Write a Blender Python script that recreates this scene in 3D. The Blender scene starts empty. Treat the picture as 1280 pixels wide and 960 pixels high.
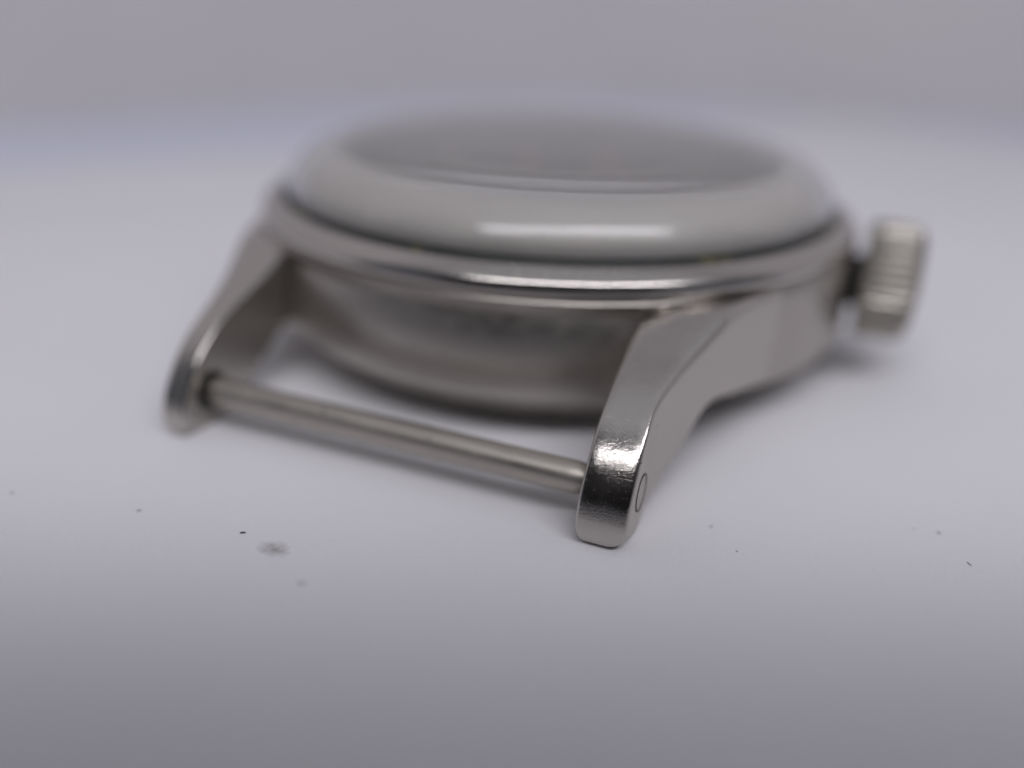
import bpy, bmesh, math, random
from mathutils import Vector, Matrix
random.seed(7)
MM = 0.001
scene = bpy.context.scene
col = scene.collection

# ------------------------------------------------------------------ camera
def v3(*a): return Vector(a)
CAM = v3(15.884, -46.196, 18.233)
fw = v3(-0.33255, 0.84212, -0.42455).normalized()
rt = v3(0.92367, 0.38171, 0.03363); rt = (rt - fw * rt.dot(fw)).normalized()
up = rt.cross(fw)
cd = bpy.data.cameras.new("camera_view")
cam = bpy.data.objects.new("camera_view", cd); col.objects.link(cam)
m = Matrix((rt, up, -fw)).transposed().to_4x4(); m.translation = CAM * MM
cam.matrix_world = m
cd.sensor_width = 36.0
cd.lens = 1053.39 / 1280 * 36.0
cd.clip_start = 0.002; cd.clip_end = 20.0
cd.dof.use_dof = True
cd.dof.focus_distance = (v3(9.9, -20.9, 2.2) - CAM).dot(fw) * MM
cd.dof.aperture_fstop = 11.5
cd.dof.aperture_blades = 0
scene.camera = cam

# ------------------------------------------------------------------ light
world = bpy.data.worlds.new("World"); scene.world = world; world.use_nodes = True
bg = world.node_tree.nodes["Background"]
bg.inputs[0].default_value = (0.80, 0.84, 1.0, 1); bg.inputs[1].default_value = 0.12

def look(o, target):
    d = (Vector(target) * MM - o.location)
    o.rotation_euler = d.to_track_quat('-Z', 'Y').to_euler()
def area(name, loc, target, sx, sy, radiance, color):
    ld = bpy.data.lights.new(name, 'AREA'); ld.shape = 'RECTANGLE'
    ld.size = sx * MM; ld.size_y = sy * MM
    ld.energy = radiance * math.pi * (sx * MM) * (sy * MM)
    ld.color = color
    o = bpy.data.objects.new(name, ld); col.objects.link(o); o.location = Vector(loc) * MM; look(o, target)
    return o
# added fill panel over and behind the watch, for soft light and steel reflections
area("overhead_fill_light", (-20, 150, 330), (-20, 150, 0), 700, 560, 0.33, (0.93, 0.93, 1.0))
# desk lamp, nearly overhead, a little to the viewer's side
LDIR = v3(.25, -.42, .87).normalized()
lamp = area("desk_lamp_light", v3(8, -16, 3) + LDIR * 220, (8, -16, 3), 260, 20, 17.5, (0.955, 0.94, 1.0))

vs = scene.view_settings
vs.view_transform = 'Standard'; vs.look = 'None'; vs.exposure = 0.0; vs.gamma = 1.0; vs.use_curve_mapping = False
scene.cycles.use_denoising = True
scene.cycles.max_bounces = 14; scene.cycles.transmission_bounces = 12; scene.cycles.glossy_bounces = 6

# ------------------------------------------------------------------ helpers
def obj(name, verts, faces, mat, parent=None, smooth=True, angle=35):
    me = bpy.data.meshes.new(name)
    me.from_pydata([(x * MM, y * MM, z * MM) for x, y, z in verts], [], faces)
    me.update()
    bm = bmesh.new(); bm.from_mesh(me); bmesh.ops.recalc_face_normals(bm, faces=bm.faces); bm.to_mesh(me); bm.free()
    if smooth:
        me.polygons.foreach_set("use_smooth", [True] * len(me.polygons))
        if angle: me.set_sharp_from_angle(angle=math.radians(angle))
    me.materials.append(mat)
    o = bpy.data.objects.new(name, me); col.objects.link(o)
    if parent is not None: o.parent = parent
    return o
def lathe(prof, seg=192, closed=True, axis='z', origin=(0, 0, 0)):
    """prof: (radius, height); radius 0 points become poles"""
    vs_, fs = [], []; idx = []
    for r, h in prof:
        if r < 1e-6:
            idx.append([len(vs_)] * seg); vs_.append((0, 0, h))
        else:
            idx.append(list(range(len(vs_), len(vs_) + seg)))
            for k in range(seg):
                a = 2 * math.pi * k / seg; vs_.append((r * math.cos(a), r * math.sin(a), h))
    n = len(prof)
    for i in range(n if closed else n - 1):
        A, B = idx[i], idx[(i + 1) % n]
        for k in range(seg):
            k2 = (k + 1) % seg
            f = [A[k], A[k2], B[k2], B[k]]; g = []
            for q in f:
                if q not in g: g.append(q)
            if len(g) >= 3: fs.append(g)
    if axis == 'x': vs_ = [(z, x, y) for x, y, z in vs_]
    vs_ = [(x + origin[0], y + origin[1], z + origin[2]) for x, y, z in vs_]
    return vs_, fs
def catmull(pts, n):
    """smooth resampling of a list of tuples to n points"""
    out = []; N = len(pts) - 1
    for j in range(n):
        t = j / (n - 1) * N; i = min(int(t), N - 1); f = t - i
        p0, p1, p2, p3 = pts[max(i - 1, 0)], pts[i], pts[i + 1], pts[min(i + 2, N)]
        out.append(tuple(0.5 * ((2 * b) + (-a + c) * f + (2 * a - 5 * b + 4 * c - d) * f * f + (-a + 3 * b - 3 * c + d) * f ** 3)
                         for a, b, c, d in zip(p0, p1, p2, p3)))
    return out
def interp(tab, y):
    if y <= tab[0][0]: return tab[0][1]
    for (a, p), (b, q) in zip(tab, tab[1:]):
        if y <= b: return p + (q - p) * (y - a) / (b - a)
    return tab[-1][1]

# ------------------------------------------------------------------ materials
class NT:
    def __init__(s, name):
        s.m = bpy.data.materials.new(name); s.m.use_nodes = True; s.t = s.m.node_tree
        s.p = s.t.nodes["Principled BSDF"]
        s.co = s.t.nodes.new("ShaderNodeTexCoord").outputs["Object"]
    def n(s, typ, ins=None, **kw):
        x = s.t.nodes.new(typ)
        for k, v in kw.items(): setattr(x, k, v)
        for k, v in (ins or {}).items(): s.set(x, k, v)
        return x
    def set(s, x, k, v):
        if hasattr(v, "is_output"): s.t.links.new(v, x.inputs[k])
        else: x.inputs[k].default_value = v
    def map(s, sc, rot=(0, 0, 0)):
        return s.n("ShaderNodeMapping", {"Vector": s.co, "Scale": tuple(c * 1000 for c in sc), "Rotation": rot}).outputs[0]
    def noise(s, sc, scale=1.0, detail=3, rough=.5, rot=(0, 0, 0)):
        return s.n("ShaderNodeTexNoise", {"Vector": s.map(sc, rot), "Scale": scale, "Detail": detail, "Roughness": rough}).outputs["Fac"]
    def ramp(s, f, lo, hi, a=0.0, b=1.0):
        return s.n("ShaderNodeMapRange", {"Value": f, "From Min": lo, "From Max": hi, "To Min": a, "To Max": b}).outputs[0]
    def math(s, op, a, b=0.0):
        return s.n("ShaderNodeMath", {0: a, 1: b}, operation=op).outputs[0]
    def mix(s, f, a, b):
        x = s.n("ShaderNodeMix", data_type='RGBA')
        s.set(x, 0, f)
        for k, v in ((6, a), (7, b)):
            s.set(x, k, v)
        return x.outputs[2]
    def bump(s, h, strength, dist, normal=None):
        ins = {"Height": h, "Strength": strength, "Distance": dist * MM}
        if normal is not None: ins["Normal"] = normal
        return s.n("ShaderNodeBump", ins).outputs[0]
    def out(s, **kw):
        for k, v in kw.items(): s.set(s.p, k.replace("_", " "), v)
        return s.m
def rgb(r, g, b): return (r, g, b, 1)

STEEL = rgb(0.52, 0.49, 0.455)
def steel(name, rough=.2, var=.08, dents=0.0, scratch=0.0, brush=0.0, marks=0.0, color=STEEL, side_brush=False):
    t = NT(name)
    big = t.noise((1, 1, 1), .8, 4, .6)
    r = t.ramp(big, .3, .7, rough - var * .5, rough + var)
    nrm = None; c = color
    if scratch:
        s1 = t.noise((1.2, 14, 14), 1.0, 2, .6, (.1, .25, .1))
        s2 = t.noise((16, 1.5, 6), 1.0, 2, .6, (.3, .1, .6))
        ln = t.math('MAXIMUM', t.ramp(s1, .66, .74), t.ramp(s2, .66, .74))
        r = t.math('ADD', r, t.math('MULTIPLY', ln, .18))
        nrm = t.bump(ln, -scratch, .02, nrm) if nrm is not None else t.bump(ln, -scratch, .02)
    if dents:
        d = t.noise((1, 1, 1), 9.0, 4, .62)
        nrm = t.bump(d, dents, .03, nrm)
    if marks:
        k = t.noise((3.2, 2.2, 2.2), 1.0, 2, .5)
        mk = t.ramp(k, .74, .77)
        c = t.mix(mk, c, rgb(.05, .05, .055))
        r = t.math('ADD', r, t.math('MULTIPLY', mk, .3))
    if side_brush or brush:
        b1 = t.noise((3, 1.2, 26), 1.0, 3, .6)
        if side_brush:
            sep = t.n("ShaderNodeSeparateXYZ", {0: t.n("ShaderNodeNewGeometry").outputs["Normal"]}).outputs[0]
            msk = t.ramp(t.math('ABSOLUTE', sep), .45, .95)
            r = t.math('ADD', t.math('MULTIPLY', r, t.math('SUBTRACT', 1.0, msk)), t.math('MULTIPLY', msk, .40))
            nb = t.bump(t.math('MULTIPLY', b1, msk), .10, .03, nrm) if nrm is not None else t.bump(t.math('MULTIPLY', b1, msk), .1, .03)
            nrm = nb
        else:
            nrm = t.bump(b1, brush, .03, nrm) if nrm is not None else t.bump(b1, brush, .03)
    kw = dict(Base_Color=c, Metallic=1.0, Roughness=r)
    if nrm is not None: kw["Normal"] = nrm
    return t.out(**kw)
M_lug = steel("worn_steel_lug", .14, .10, dents=.24, scratch=.45, marks=1, side_brush=True)
M_case = steel("satin_steel_case", .34, .08, brush=.10, scratch=.1, color=rgb(.46, .43, .395))
M_bezel = steel("polished_steel_bezel", .16, .06, dents=.03, scratch=.12)
M_back = steel("satin_steel_back", .30, .08, brush=.06)
M_bar = steel("dull_steel_bar", .42, .10, dents=.05, scratch=.2, marks=1, color=rgb(.47, .44, .39))
M_crown = steel("dull_steel_crown", .33, .1, dents=.05, color=rgb(.42, .395, .35))
t = NT("silvered_ring_sheen"); M_rehaut_sheen = t.out(Base_Color=rgb(.74, .71, .67), Roughness=.7, Metallic=.35)  # silver of the inner ring, also the sheen put into the crystal's liner

t = NT("grime"); g = t.noise((1, 1, 1), .55, 2, .5)
M_grime = t.out(Base_Color=t.mix(t.ramp(g, .60, .72), rgb(.016, .020, .018), rgb(.16, .15, .05)), Roughness=.55)
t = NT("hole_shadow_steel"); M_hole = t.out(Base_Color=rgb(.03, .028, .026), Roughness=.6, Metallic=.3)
t = NT("acrylic"); M_acr = t.out(Base_Color=rgb(.97, .97, .965), Roughness=.04, IOR=1.49)
t.p.inputs["Transmission Weight"].default_value = 1.0
t = NT("dial_black"); M_dial = t.out(Base_Color=t.mix(t.noise((1, 1, 1), 1.2, 4), rgb(.035, .035, .036), rgb(.06, .058, .055)), Roughness=.5)
t = NT("aged_lume"); M_lume = t.out(Base_Color=t.mix(t.noise((1, 1, 1), 3, 3), rgb(.62, .40, .20), rgb(.74, .52, .30)), Roughness=.7)
t = NT("dial_print"); M_print = t.out(Base_Color=rgb(.55, .53, .47), Roughness=.6)

def paper(name, c, stain=None, fibre=.9):
    t = NT(name)
    cl = t.noise((1, 1, 1), .05, 3, .5)
    base = t.mix(t.ramp(cl, .3, .7), rgb(*c), rgb(*[x * .965 for x in c]))
    if stain:
        for (sx, sy, rad, amt, sc) in stain:
            d = t.n("ShaderNodeVectorMath", {0: t.co, 1: (sx * MM, sy * MM, 0)}, operation='SUBTRACT').outputs[0]
            d = t.n("ShaderNodeVectorMath", {0: d, 1: (sc[0] * 1000, sc[1] * 1000, 0)}, operation='MULTIPLY').outputs[0]
            ln = t.n("ShaderNodeVectorMath", {0: d}, operation='LENGTH').outputs["Value"]
            wob = t.math('ADD', ln, t.math('MULTIPLY', t.math('SUBTRACT', t.noise((1, 1, 1), 4.5, 3), .5), rad * 1.0))
            base = t.mix(t.ramp(wob, rad * .1, rad * 1.2, amt, 0), base, rgb(.22, .195, .18))
    h = t.noise((1, 1, 1), 3.2, 4, .6)
    h2 = t.noise((1, 1, 1), .35, 2, .5)
    nn = t.bump(h, fibre, .05); nn = t.bump(h2, .5, .08, nn)
    return t.out(Base_Color=base, Roughness=.85, Normal=nn)
M_paper = paper("white_paper", (.80, .79, .81), stain=[(-0.71, -26.52, .60, .62, (1, 1.5)), (1.29, -27.68, .2, .35, (1, 1.2))])
M_desk = paper("bluish_desk", (.70, .72, .83), fibre=.1)
M_card = paper("grey_card", (.72, .695, .695), fibre=.2)
t = NT("speck"); M_speck = t.out(Base_Color=rgb(.06, .058, .065), Roughness=.8)

# ------------------------------------------------------------------ setting
GZ = 0.0
def slab(name, corners, z0, z1, mat, nx=2, ny=2):
    n = len(corners)
    vs_ = [(x, y, z1) for x, y in corners] + [(x, y, z0) for x, y in corners]
    fs = [list(range(n)), list(range(2 * n - 1, n - 1, -1))] + [[i, (i + 1) % n, n + (i + 1) % n, n + i] for i in range(n)]
    return obj(name, vs_, fs, mat, smooth=False)
desk = slab("desk_surface", [(-500, -300), (420, -300), (420, 420), (-500, 420)], GZ - 12, GZ - .35, M_desk)
desk["kind"] = "structure"
ax, nx_ = (0.58, 0.8146), (-0.8146, 0.58)
def pl(a, n): return (ax[0] * a + nx_[0] * n, ax[1] * a + nx_[1] * n)
sheet = slab("paper_sheet", [pl(-170, -160), pl(102, -160), pl(102, 59), pl(-170, 59)], GZ - .15, GZ, M_paper)
sheet["kind"] = "structure"
# bent white card standing behind the paper
path = catmull([(-170, -130), (-115, -30), (-89, 34), (-66, 78), (-36, 108), (10, 122), (60, 122), (140, 100), (240, 50)], 80)
vs_, fs = [], []
for (x, y) in path:
    for k, (off, z) in enumerate(((0, GZ - .34), (0, 60), (0, 270), (-.4, 270), (-.4, 60), (-.4, GZ - .34))):
        d = math.hypot(x, y - 0.0); vs_.append((x - off * x / d, y - off * y / d, z))
for i in range(len(path) - 1):
    for k in range(6):
        fs.append([i * 6 + k, i * 6 + (k + 1) % 6, (i + 1) * 6 + (k + 1) % 6, (i + 1) * 6 + k])
card = obj("backdrop_card", vs_, fs, M_card, smooth=True, angle=40); card["kind"] = "structure"

# ------------------------------------------------------------------ the watch
watch = bpy.data.objects.new("wrist_watch", None); col.objects.link(watch)
watch.location = (0, 0, GZ * MM); watch.empty_display_size = .01
watch["label"] = "worn steel watch head without strap, domed crystal up, lying on white paper"
watch["category"] = "watch"
def P(name, vf, mat, parent=None, **kw):
    vs_, fs = vf
    if parent is None or parent is watch:
        vs_ = [(x, y, z - GZ) for x, y, z in vs_]; parent = watch
    else:
        vs_ = [(x, y, z - GZ) for x, y, z in vs_]
    return obj(name, vs_, fs, mat, parent, **kw)

# middle case ring
cv, cf = lathe([(13.2, 6.86), (16.22, 6.86), (16.36, 6.82), (16.46, 6.70), (16.53, 6.45), (16.57, 6.25), (16.58, 6.05),
                               (16.58, 5.5), (16.58, 4.8), (16.58, 4.0), (16.58, 3.2), (16.58, 2.6), (16.55, 2.32), (16.47, 2.18), (16.3, 2.12), (13.2, 2.12)], 256)
BARREL = [(2.1, .25), (3.2, .05), (4.0, .0), (4.8, .10), (5.5, .27), (6.05, .48), (6.25, .40), (6.45, .25), (6.7, 0)]
def barrel(x, y, z):   # the wall between the lugs is gently rounded
    r = math.hypot(x, y)
    k = max(0.0, min(1.0, (abs(y) / r - .80) / .05))
    if r < 14 or k <= 0: return (x, y, z)
    f = (r - k * interp(BARREL, z)) / r
    return (x * f, y * f, z)
case = P("middle_case", ([barrel(*q) for q in cv], cf), M_case)
# case back
P("case_back", lathe([(0, 2.0), (15.9, 2.115), (15.9, 1.95), (15.7, 1.75), (15.2, 1.25), (14.7, .75), (14.35, .45), (14.15, .25), (13.7, .10), (13.0, .03),
                      (12.4, .03), (12.1, .10), (0, .12)], 256, closed=False), M_back)
# bezel
bez = P("bezel", lathe([(14.3, 6.87), (16.2, 6.87), (16.40, 6.91), (16.49, 7.00), (16.50, 7.10), (16.46, 7.30), (16.41, 7.46), (16.35, 7.56), (16.24, 7.65),
                        (15.95, 7.82), (15.65, 7.98), (15.50, 8.03), (15.40, 8.00), (15.36, 7.9), (15.34, 7.6), (14.3, 7.6)], 256), M_bezel, angle=50)
P("grime_line", lathe([(15.08, 7.55), (15.42, 7.75), (15.38, 7.97), (15.28, 8.08), (15.21, 8.24), (15.08, 8.27)], 192), M_grime)
# crystal: hollow acrylic dome
outer = catmull([(15.12, 7.7), (15.13, 8.2), (14.97, 8.85), (14.55, 9.5), (13.85, 10.1), (12.85, 10.55), (11.2, 10.86), (8.2, 11.06), (4.2, 11.17), (0, 11.2)], 60)
def offset(prof, d):
    o = []
    for i, (r, z) in enumerate(prof):
        (r0, z0), (r1, z1) = prof[max(i - 1, 0)], prof[min(i + 1, len(prof) - 1)]
        l = math.hypot(r1 - r0, z1 - z0); o.append((max(r - (z1 - z0) / l * d, 0), z + (r1 - r0) / l * d))
    return o
outer[-1] = (0, 11.2)
inner = offset(outer, .75); inner[-1] = (0, 10.45)
P("crystal", lathe(outer + inner[::-1], 160), M_acr, angle=60)
# added pale liner; its colour stands for light caught in the crystal's edge
l0 = [q for q in offset(outer, .84) if q[0] > 12.1]; l1 = [q for q in offset(outer, 1.15) if q[0] > 12.0]
P("sheen_liner", lathe(l0 + l1[::-1], 160), M_rehaut_sheen, angle=60)
# dial with markers and hands
P("inner_ring", lathe([(13.1, 7.2), (14.9, 7.2), (14.9, 7.66), (13.93, 7.66), (13.6, 7.66), (13.3, 7.45)], 160), M_rehaut_sheen)
dial = P("dial", lathe([(0, 7.25), (13.4, 7.25), (13.4, 7.0), (0, 7.0)], 128, closed=False), M_dial)
def plate(pts, z, th):
    n = len(pts); v = [(x, y, z + th) for x, y in pts] + [(x, y, z) for x, y in pts]
    return v, [list(range(n)), list(range(2 * n - 1, n - 1, -1))] + [[i, (i + 1) % n, n + (i + 1) % n, n + i] for i in range(n)]
def radial(ang, r0, r1, w0, w1):
    c, s = math.sin(ang), math.cos(ang)
    return [(c * r - s * w, s * r + c * w) for r, w in ((r0, -w0), (r1, -w1), (r1, w1), (r0, w0))]
for k in range(12):
    P("hour_marker", plate(radial(k * math.pi / 6, 9.6 if k % 3 else 9.0, 11.6, .42, .5), 7.26, .1), M_lume, dial, smooth=False)
for k in range(60):
    if k % 5: P("minute_mark", plate(radial(k * math.pi / 30, 12.0, 12.7, .06, .06), 7.255, .02), M_print, dial, smooth=False)
P("hour_hand", plate(radial(.62, -1.2, 8.2, .5, 1.3), 7.5, .12), M_lume, dial, smooth=False)
P("minute_hand", plate(radial(.95, -1.6, 11.0, .3, .6), 7.75, .12), M_lume, dial, smooth=False)
P("second_hand", plate(radial(3.9, -3.0, 11.8, .08, .05), 8.0, .06), M_print, dial, smooth=False)
P("hand_cap", lathe([(0, 8.2), (.35, 8.2), (.4, 8.15), (.4, 7.2)], 24, closed=False), M_crown, dial)

# lugs
TOP = [(-6, 6.8), (-8, 6.8), (-10, 6.8), (-11.5, 6.8), (-13, 6.62), (-13.9, 6.32), (-15, 5.9), (-16, 5.52), (-17, 5.17), (-18, 4.8), (-18.8, 4.42), (-19.5, 3.95),
       (-20.2, 3.33), (-20.8, 2.62), (-21.25, 1.92), (-21.5, 1.25), (-21.6, .75), (-21.62, .42), (-21.58, .2), (-21.48, .08), (-21.32, .02), (-21.15, .005)]
BOT = [(-6, 2.25), (-8, 2.25), (-10, 2.3), (-11.2, 2.4), (-12.2, 2.6), (-13.1, 2.8), (-14, 2.82), (-14.8, 2.5), (-15.5, 1.98), (-16.2, 1.55), (-17, 1.18), (-17.7, .87),
       (-18.3, .57), (-18.85, .28), (-19.3, .08), (-19.7, .01), (-20, 0), (-20.3, 0), (-20.5, 0), (-20.65, 0), (-20.8, 0), (-20.9, 0)]
XOUT = catmull([(-21.9, 10.72), (-20.9, 10.72), (-19.9, 10.72), (-19.3, 10.72), (-18.8, 10.72), (-18.2, 10.80), (-17.3, 11.0), (-15.9, 11.40), (-14.7, 11.80), (-13.4, 12.24), (-12.0, 12.72), (-10.8, 13.15), (-9.8, 13.52), (-8.9, 13.92), (-8, 14.2), (-6, 15.2)], 120)
XLEFT = [(y, x - .48 * max(0.0, min(1.0, (-y - 10) / 7))) for y, x in XOUT]   # the crownless side is polished slimmer
XIN = 8.78
def lug_mesh(sx, sy):
    XIN = 8.78 if sx > 0 else 8.92
    XO = XOUT if sx > 0 else XLEFT
    NS = 110; T = catmull(TOP, NS); B = catmull(BOT, NS)
    vs_, fs = [], []; SEG = 5; NM = 6
    for i in range(NS):
        (ty, tz), (by, bz) = T[i], B[i]
        h = math.hypot(ty - by, tz - bz); ey, ez = (ty - by) / h, (tz - bz) / h
        xo_t, xo_b = interp(XO, ty), interp(XO, by)
        low = max(0.0, min(1.0, (1.0 - tz) / 1.0))
        ins = 1 - math.sqrt(max(0, 1 - low * low))
        xi = XIN + .5 * ins; xot = xo_t - .8 * ins; xob = xo_b - .8 * ins
        rin = min(.14, .45 * h); back = max(0.0, min(1.0, (ty + 19.5) / 5.0)); rout = min(.18 + .16 * low + .24 * back, .45 * h)
        loop = []
        def corner(cx, cs, r, x_dir, s_dir, a0):
            for k in range(SEG + 1):
                a = a0 + math.pi / 2 * k / SEG
                loop.append((cx, cs, r, a))
        # positions: (x, s) with s measured from the bottom towards the top
        pts = []
        for (cx, cs, r, a0) in ((xot - rout, h - rout, rout, 0), (xi + rin, h - rin, rin, 90), (xi + rin, rin, rin, 180), (xob - rout, rout, rout, 270)):
            for k in range(SEG + 1):
                a = math.radians(a0 + 90 * k / SEG); pts.append((cx + r * math.cos(a), cs + r * math.sin(a)))
        # in-between points on the long outer and inner faces
        full = []
        n4 = SEG + 1
        q = [pts[0:n4], pts[n4:2 * n4], pts[2 * n4:3 * n4], pts[3 * n4:]]
        for c in range(4):
            full += q[c]
            a, b = q[c][-1], q[(c + 1) % 4][0]
            for k in range(1, NM):
                f = k / NM; full.append((a[0] + (b[0] - a[0]) * f, a[1] + (b[1] - a[1]) * f))
        for (x, s) in full:
            if x > .5 * (xi + xot): x += interp(XO, by + ey * s) - (xo_b + (xo_t - xo_b) * s / h)
            vs_.append((sx * x, -sy * (-(by + ey * s)), bz + ez * s))
    n = len(vs_) // NS
    for i in range(NS - 1):
        for k in range(n):
            fs.append([i * n + k, i * n + (k + 1) % n, (i + 1) * n + (k + 1) % n, (i + 1) * n + k])
    fs.append(list(range(n))); fs.append([(NS - 1) * n + k for k in range(n)][::-1])
    return vs_, fs
BY, BZ_ = -19.8, 1.62
LUGLAB = {(1, 1): "lug nearest the viewer with a ringed pin end on its outer side"}
def disc_x(x, r0, r1, cy, cz, th, seg=48):
    """ring or disc facing along x"""
    prof = [(r1, 0), (r1, th), (max(r0, 0), th), (max(r0, 0), 0)] if r0 > 0 else [(0, 0), (r1, 0), (r1, th), (0, th)]
    return lathe(prof, seg, closed=r0 > 0, axis='x', origin=(x, cy, cz))
for sx in (1, -1):
    for sy in (1, -1):
        lug = P("lug", lug_mesh(sx, sy), M_lug, angle=60)
        if (sx, sy) in LUGLAB: lug["label"] = LUGLAB[(sx, sy)]
        xo = interp(XOUT if sx > 0 else XLEFT, BY); XI = 8.78 if sx > 0 else 8.92
        # pin end flush in the outer face, with its hairline joint
        a = xo - .011 if sx > 0 else -xo - .004 - .02
        P("pin_end", disc_x(a if sx > 0 else a, 0, .68, sy * BY, BZ_, .016), M_case, lug)
        P("pin_joint", disc_x(xo + .009 if sx > 0 else -xo - .024, 0.675, .735, sy * BY, BZ_, .015), M_hole, lug)
        # flat dark disc on the inner face, painting the shade inside the bar's hole
        P("bar_socket_shade", disc_x(XI - .012 if sx > 0 else -XI - .01, 0, .90, sy * BY, BZ_, .022), M_hole, lug)
def bar_mesh(sy):
    prof = [(0, -8.96), (.50, -8.96), (.54, -8.76), (.60, -8.59), (.635, -8.44), (.635, 8.3), (.60, 8.45), (.54, 8.62), (.50, 8.82), (0, 8.82)]
    pr = []
    for (a, b) in zip(prof, prof[1:]):
        k = 40 if abs(b[1] - a[1]) > 5 else 1
        for j in range(k): f = j / k; pr.append((a[0] + (b[0] - a[0]) * f, a[1] + (b[1] - a[1]) * f))
    pr.append(prof[-1])
    return lathe(pr, 48, closed=False, axis='x', origin=(0, sy * BY, BZ_))
for sy in (1, -1): P("strap_bar", bar_mesh(sy), M_bar, angle=60)

# crown with flutes
def crown_mesh():
    x0, x1, R, n, per = 17.02, 19.7, 3.0, 38, 10
    rows = [(x0, .55), (x0, .93), (x0 + .06, .975), (x0 + .18, 1), (x1 - .75, 1), (x1 - .45, .98), (x1 - .22, .93), (x1 - .08, .85), (x1 + .04, .7), (x1 + .12, .4), (x1 + .15, 0.02)]
    vs_, fs = [], []; N = n * per
    for i, (x, s) in enumerate(rows):
        fl = 1.0 if 1 < i < 7 else (.4 if i in (1, 7) else 0)
        for k in range(N):
            a = 2 * math.pi * k / N; u = (k % per) / per
            dr = -.15 * fl * (0.5 - 0.5 * math.cos(2 * math.pi * u)) ** 1.6
            r = R * s + dr; vs_.append((x, r * math.cos(a), 5.2 + r * math.sin(a)))
    for i in range(len(rows) - 1):
        for k in range(N):
            fs.append([i * N + k, i * N + (k + 1) % N, (i + 1) * N + (k + 1) % N, (i + 1) * N + k])
    fs.append(list(range(N))); fs.append([(len(rows) - 1) * N + k for k in range(N)][::-1])
    return vs_, fs
crown = P("crown", crown_mesh(), M_crown, angle=50)
P("crown_tube", lathe([(1.35, 16.3), (1.35, 17.5), (1.1, 17.5), (1.1, 18.0), (0, 18.0), (0, 16.3)], 48, closed=False, axis='x', origin=(0, 0, 5.0)), M_hole, crown)

# ------------------------------------------------------------------ specks lying on the paper
t = NT("pale_speck"); M_pale = t.out(Base_Color=rgb(.26, .25, .26), Roughness=.8)
def speck(x, y, l, w, rot, label, mat=None):
    bm = bmesh.new(); bmesh.ops.create_icosphere(bm, subdivisions=2, radius=1)
    if "dark grain on the paper just" not in label: l *= .8; w *= .8
    c, s = math.cos(rot), math.sin(rot); h = w * .5; V = []
    for v in bm.verts:
        j = 1 + random.uniform(-.25, .25); px, py, pz = v.co.x * l * j, v.co.y * w * j, v.co.z * h * j
        V.append((px * c - py * s, px * s + py * c, pz + h * .8))
    F = [[v.index for v in f.verts] for f in bm.faces]; bm.free()
    o = obj("dust_speck", V, F, M_speck if "dark grain on the paper just" in label else M_pale, angle=0); o.location = (x * MM, y * MM, GZ * MM)
    o["label"] = label; o["category"] = "speck"; o["group"] = "specks of dirt on the paper"
SPECKS = [
    (-2.31, -26.20, .11, .055, .5, "dark grain on the paper just left of the brownish smudge"),
    (-6.69, -26.68, .12, .04, .6, "faint grain on the paper farther left of the brownish smudge"),
    (-11.9, -27.8, .10, .04, .3, "small grain on the paper at the left edge of the picture"),
    (13.26, -18.44, .09, .045, .7, "dark grain on the paper closest to the near lug tip"),
    (14.41, -19.61, .05, .04, .2, "tiny grain on the paper right of the near lug tip"),
    (20.41, -15.25, .06, .03, 1.0, "left one of two tiny grains on the paper below the crown"),
    (21.31, -15.11, .10, .05, -.3, "larger grain on the paper below the crown"),
    (22.25, -16.78, .16, .035, -.9, "thin fibre on the paper near the right edge of the picture"),
]
for s in SPECKS: speck(*s)

# ------------------------------------------------------------------ the photographer's camera, just behind the viewpoint; it shades the near paper
t = NT("black_camera_skin"); M_cam = t.out(Base_Color=t.mix(t.noise((1, 1, 1), 2, 3), rgb(.012, .012, .013), rgb(.02, .02, .021)), Roughness=.5)
hold = bpy.data.objects.new("compact_camera", None); col.objects.link(hold)
mm_ = Matrix((rt, up, -fw)).transposed().to_4x4(); mm_.translation = (CAM - fw * 6) * MM; hold.matrix_world = mm_
hold["label"] = "black compact camera held low in front of the watch"; hold["category"] = "camera"
def body_mesh(w, h, d, r, z0):
    bm = bmesh.new(); bmesh.ops.create_cube(bm, size=1)
    for v in bm.verts: v.co = Vector((v.co.x * w, v.co.y * h, v.co.z * d - z0 - d / 2))
    bmesh.ops.bevel(bm, geom=bm.edges[:], offset=r, segments=5, profile=.5, affect='EDGES')
    V = [tuple(v.co) for v in bm.verts]; F = [[v.index for v in f.verts] for f in bm.faces]; bm.free()
    return V, F
def C(name, vf): return obj(name, [(x, y, -z) for x, y, z in vf[0]], vf[1], M_cam, hold, angle=40)
C("camera_body", ([(x - 6, y + 6, z) for x, y, z in body_mesh(112, 58, 30, 6, 16)[0]], body_mesh(112, 58, 30, 6, 16)[1]))
C("lens_barrel", lathe([(4, -3), (9.6, 0), (10.6, -.8), (11, -2), (11, -9), (13.5, -9.5), (14, -11), (14, -19), (0, -19), (0, -3.5)], 64, closed=False))
gv, gf = body_mesh(16, 50, 10, 4, 0); C("hand_grip", ([(x - 46, y + 6, z - 11) for x, y, z in gv], gf))
gv, gf = body_mesh(12, 5, 10, 2, 0); C("shutter_button", ([(x - 38, y + 39, z - 26) for x, y, z in gv], gf))
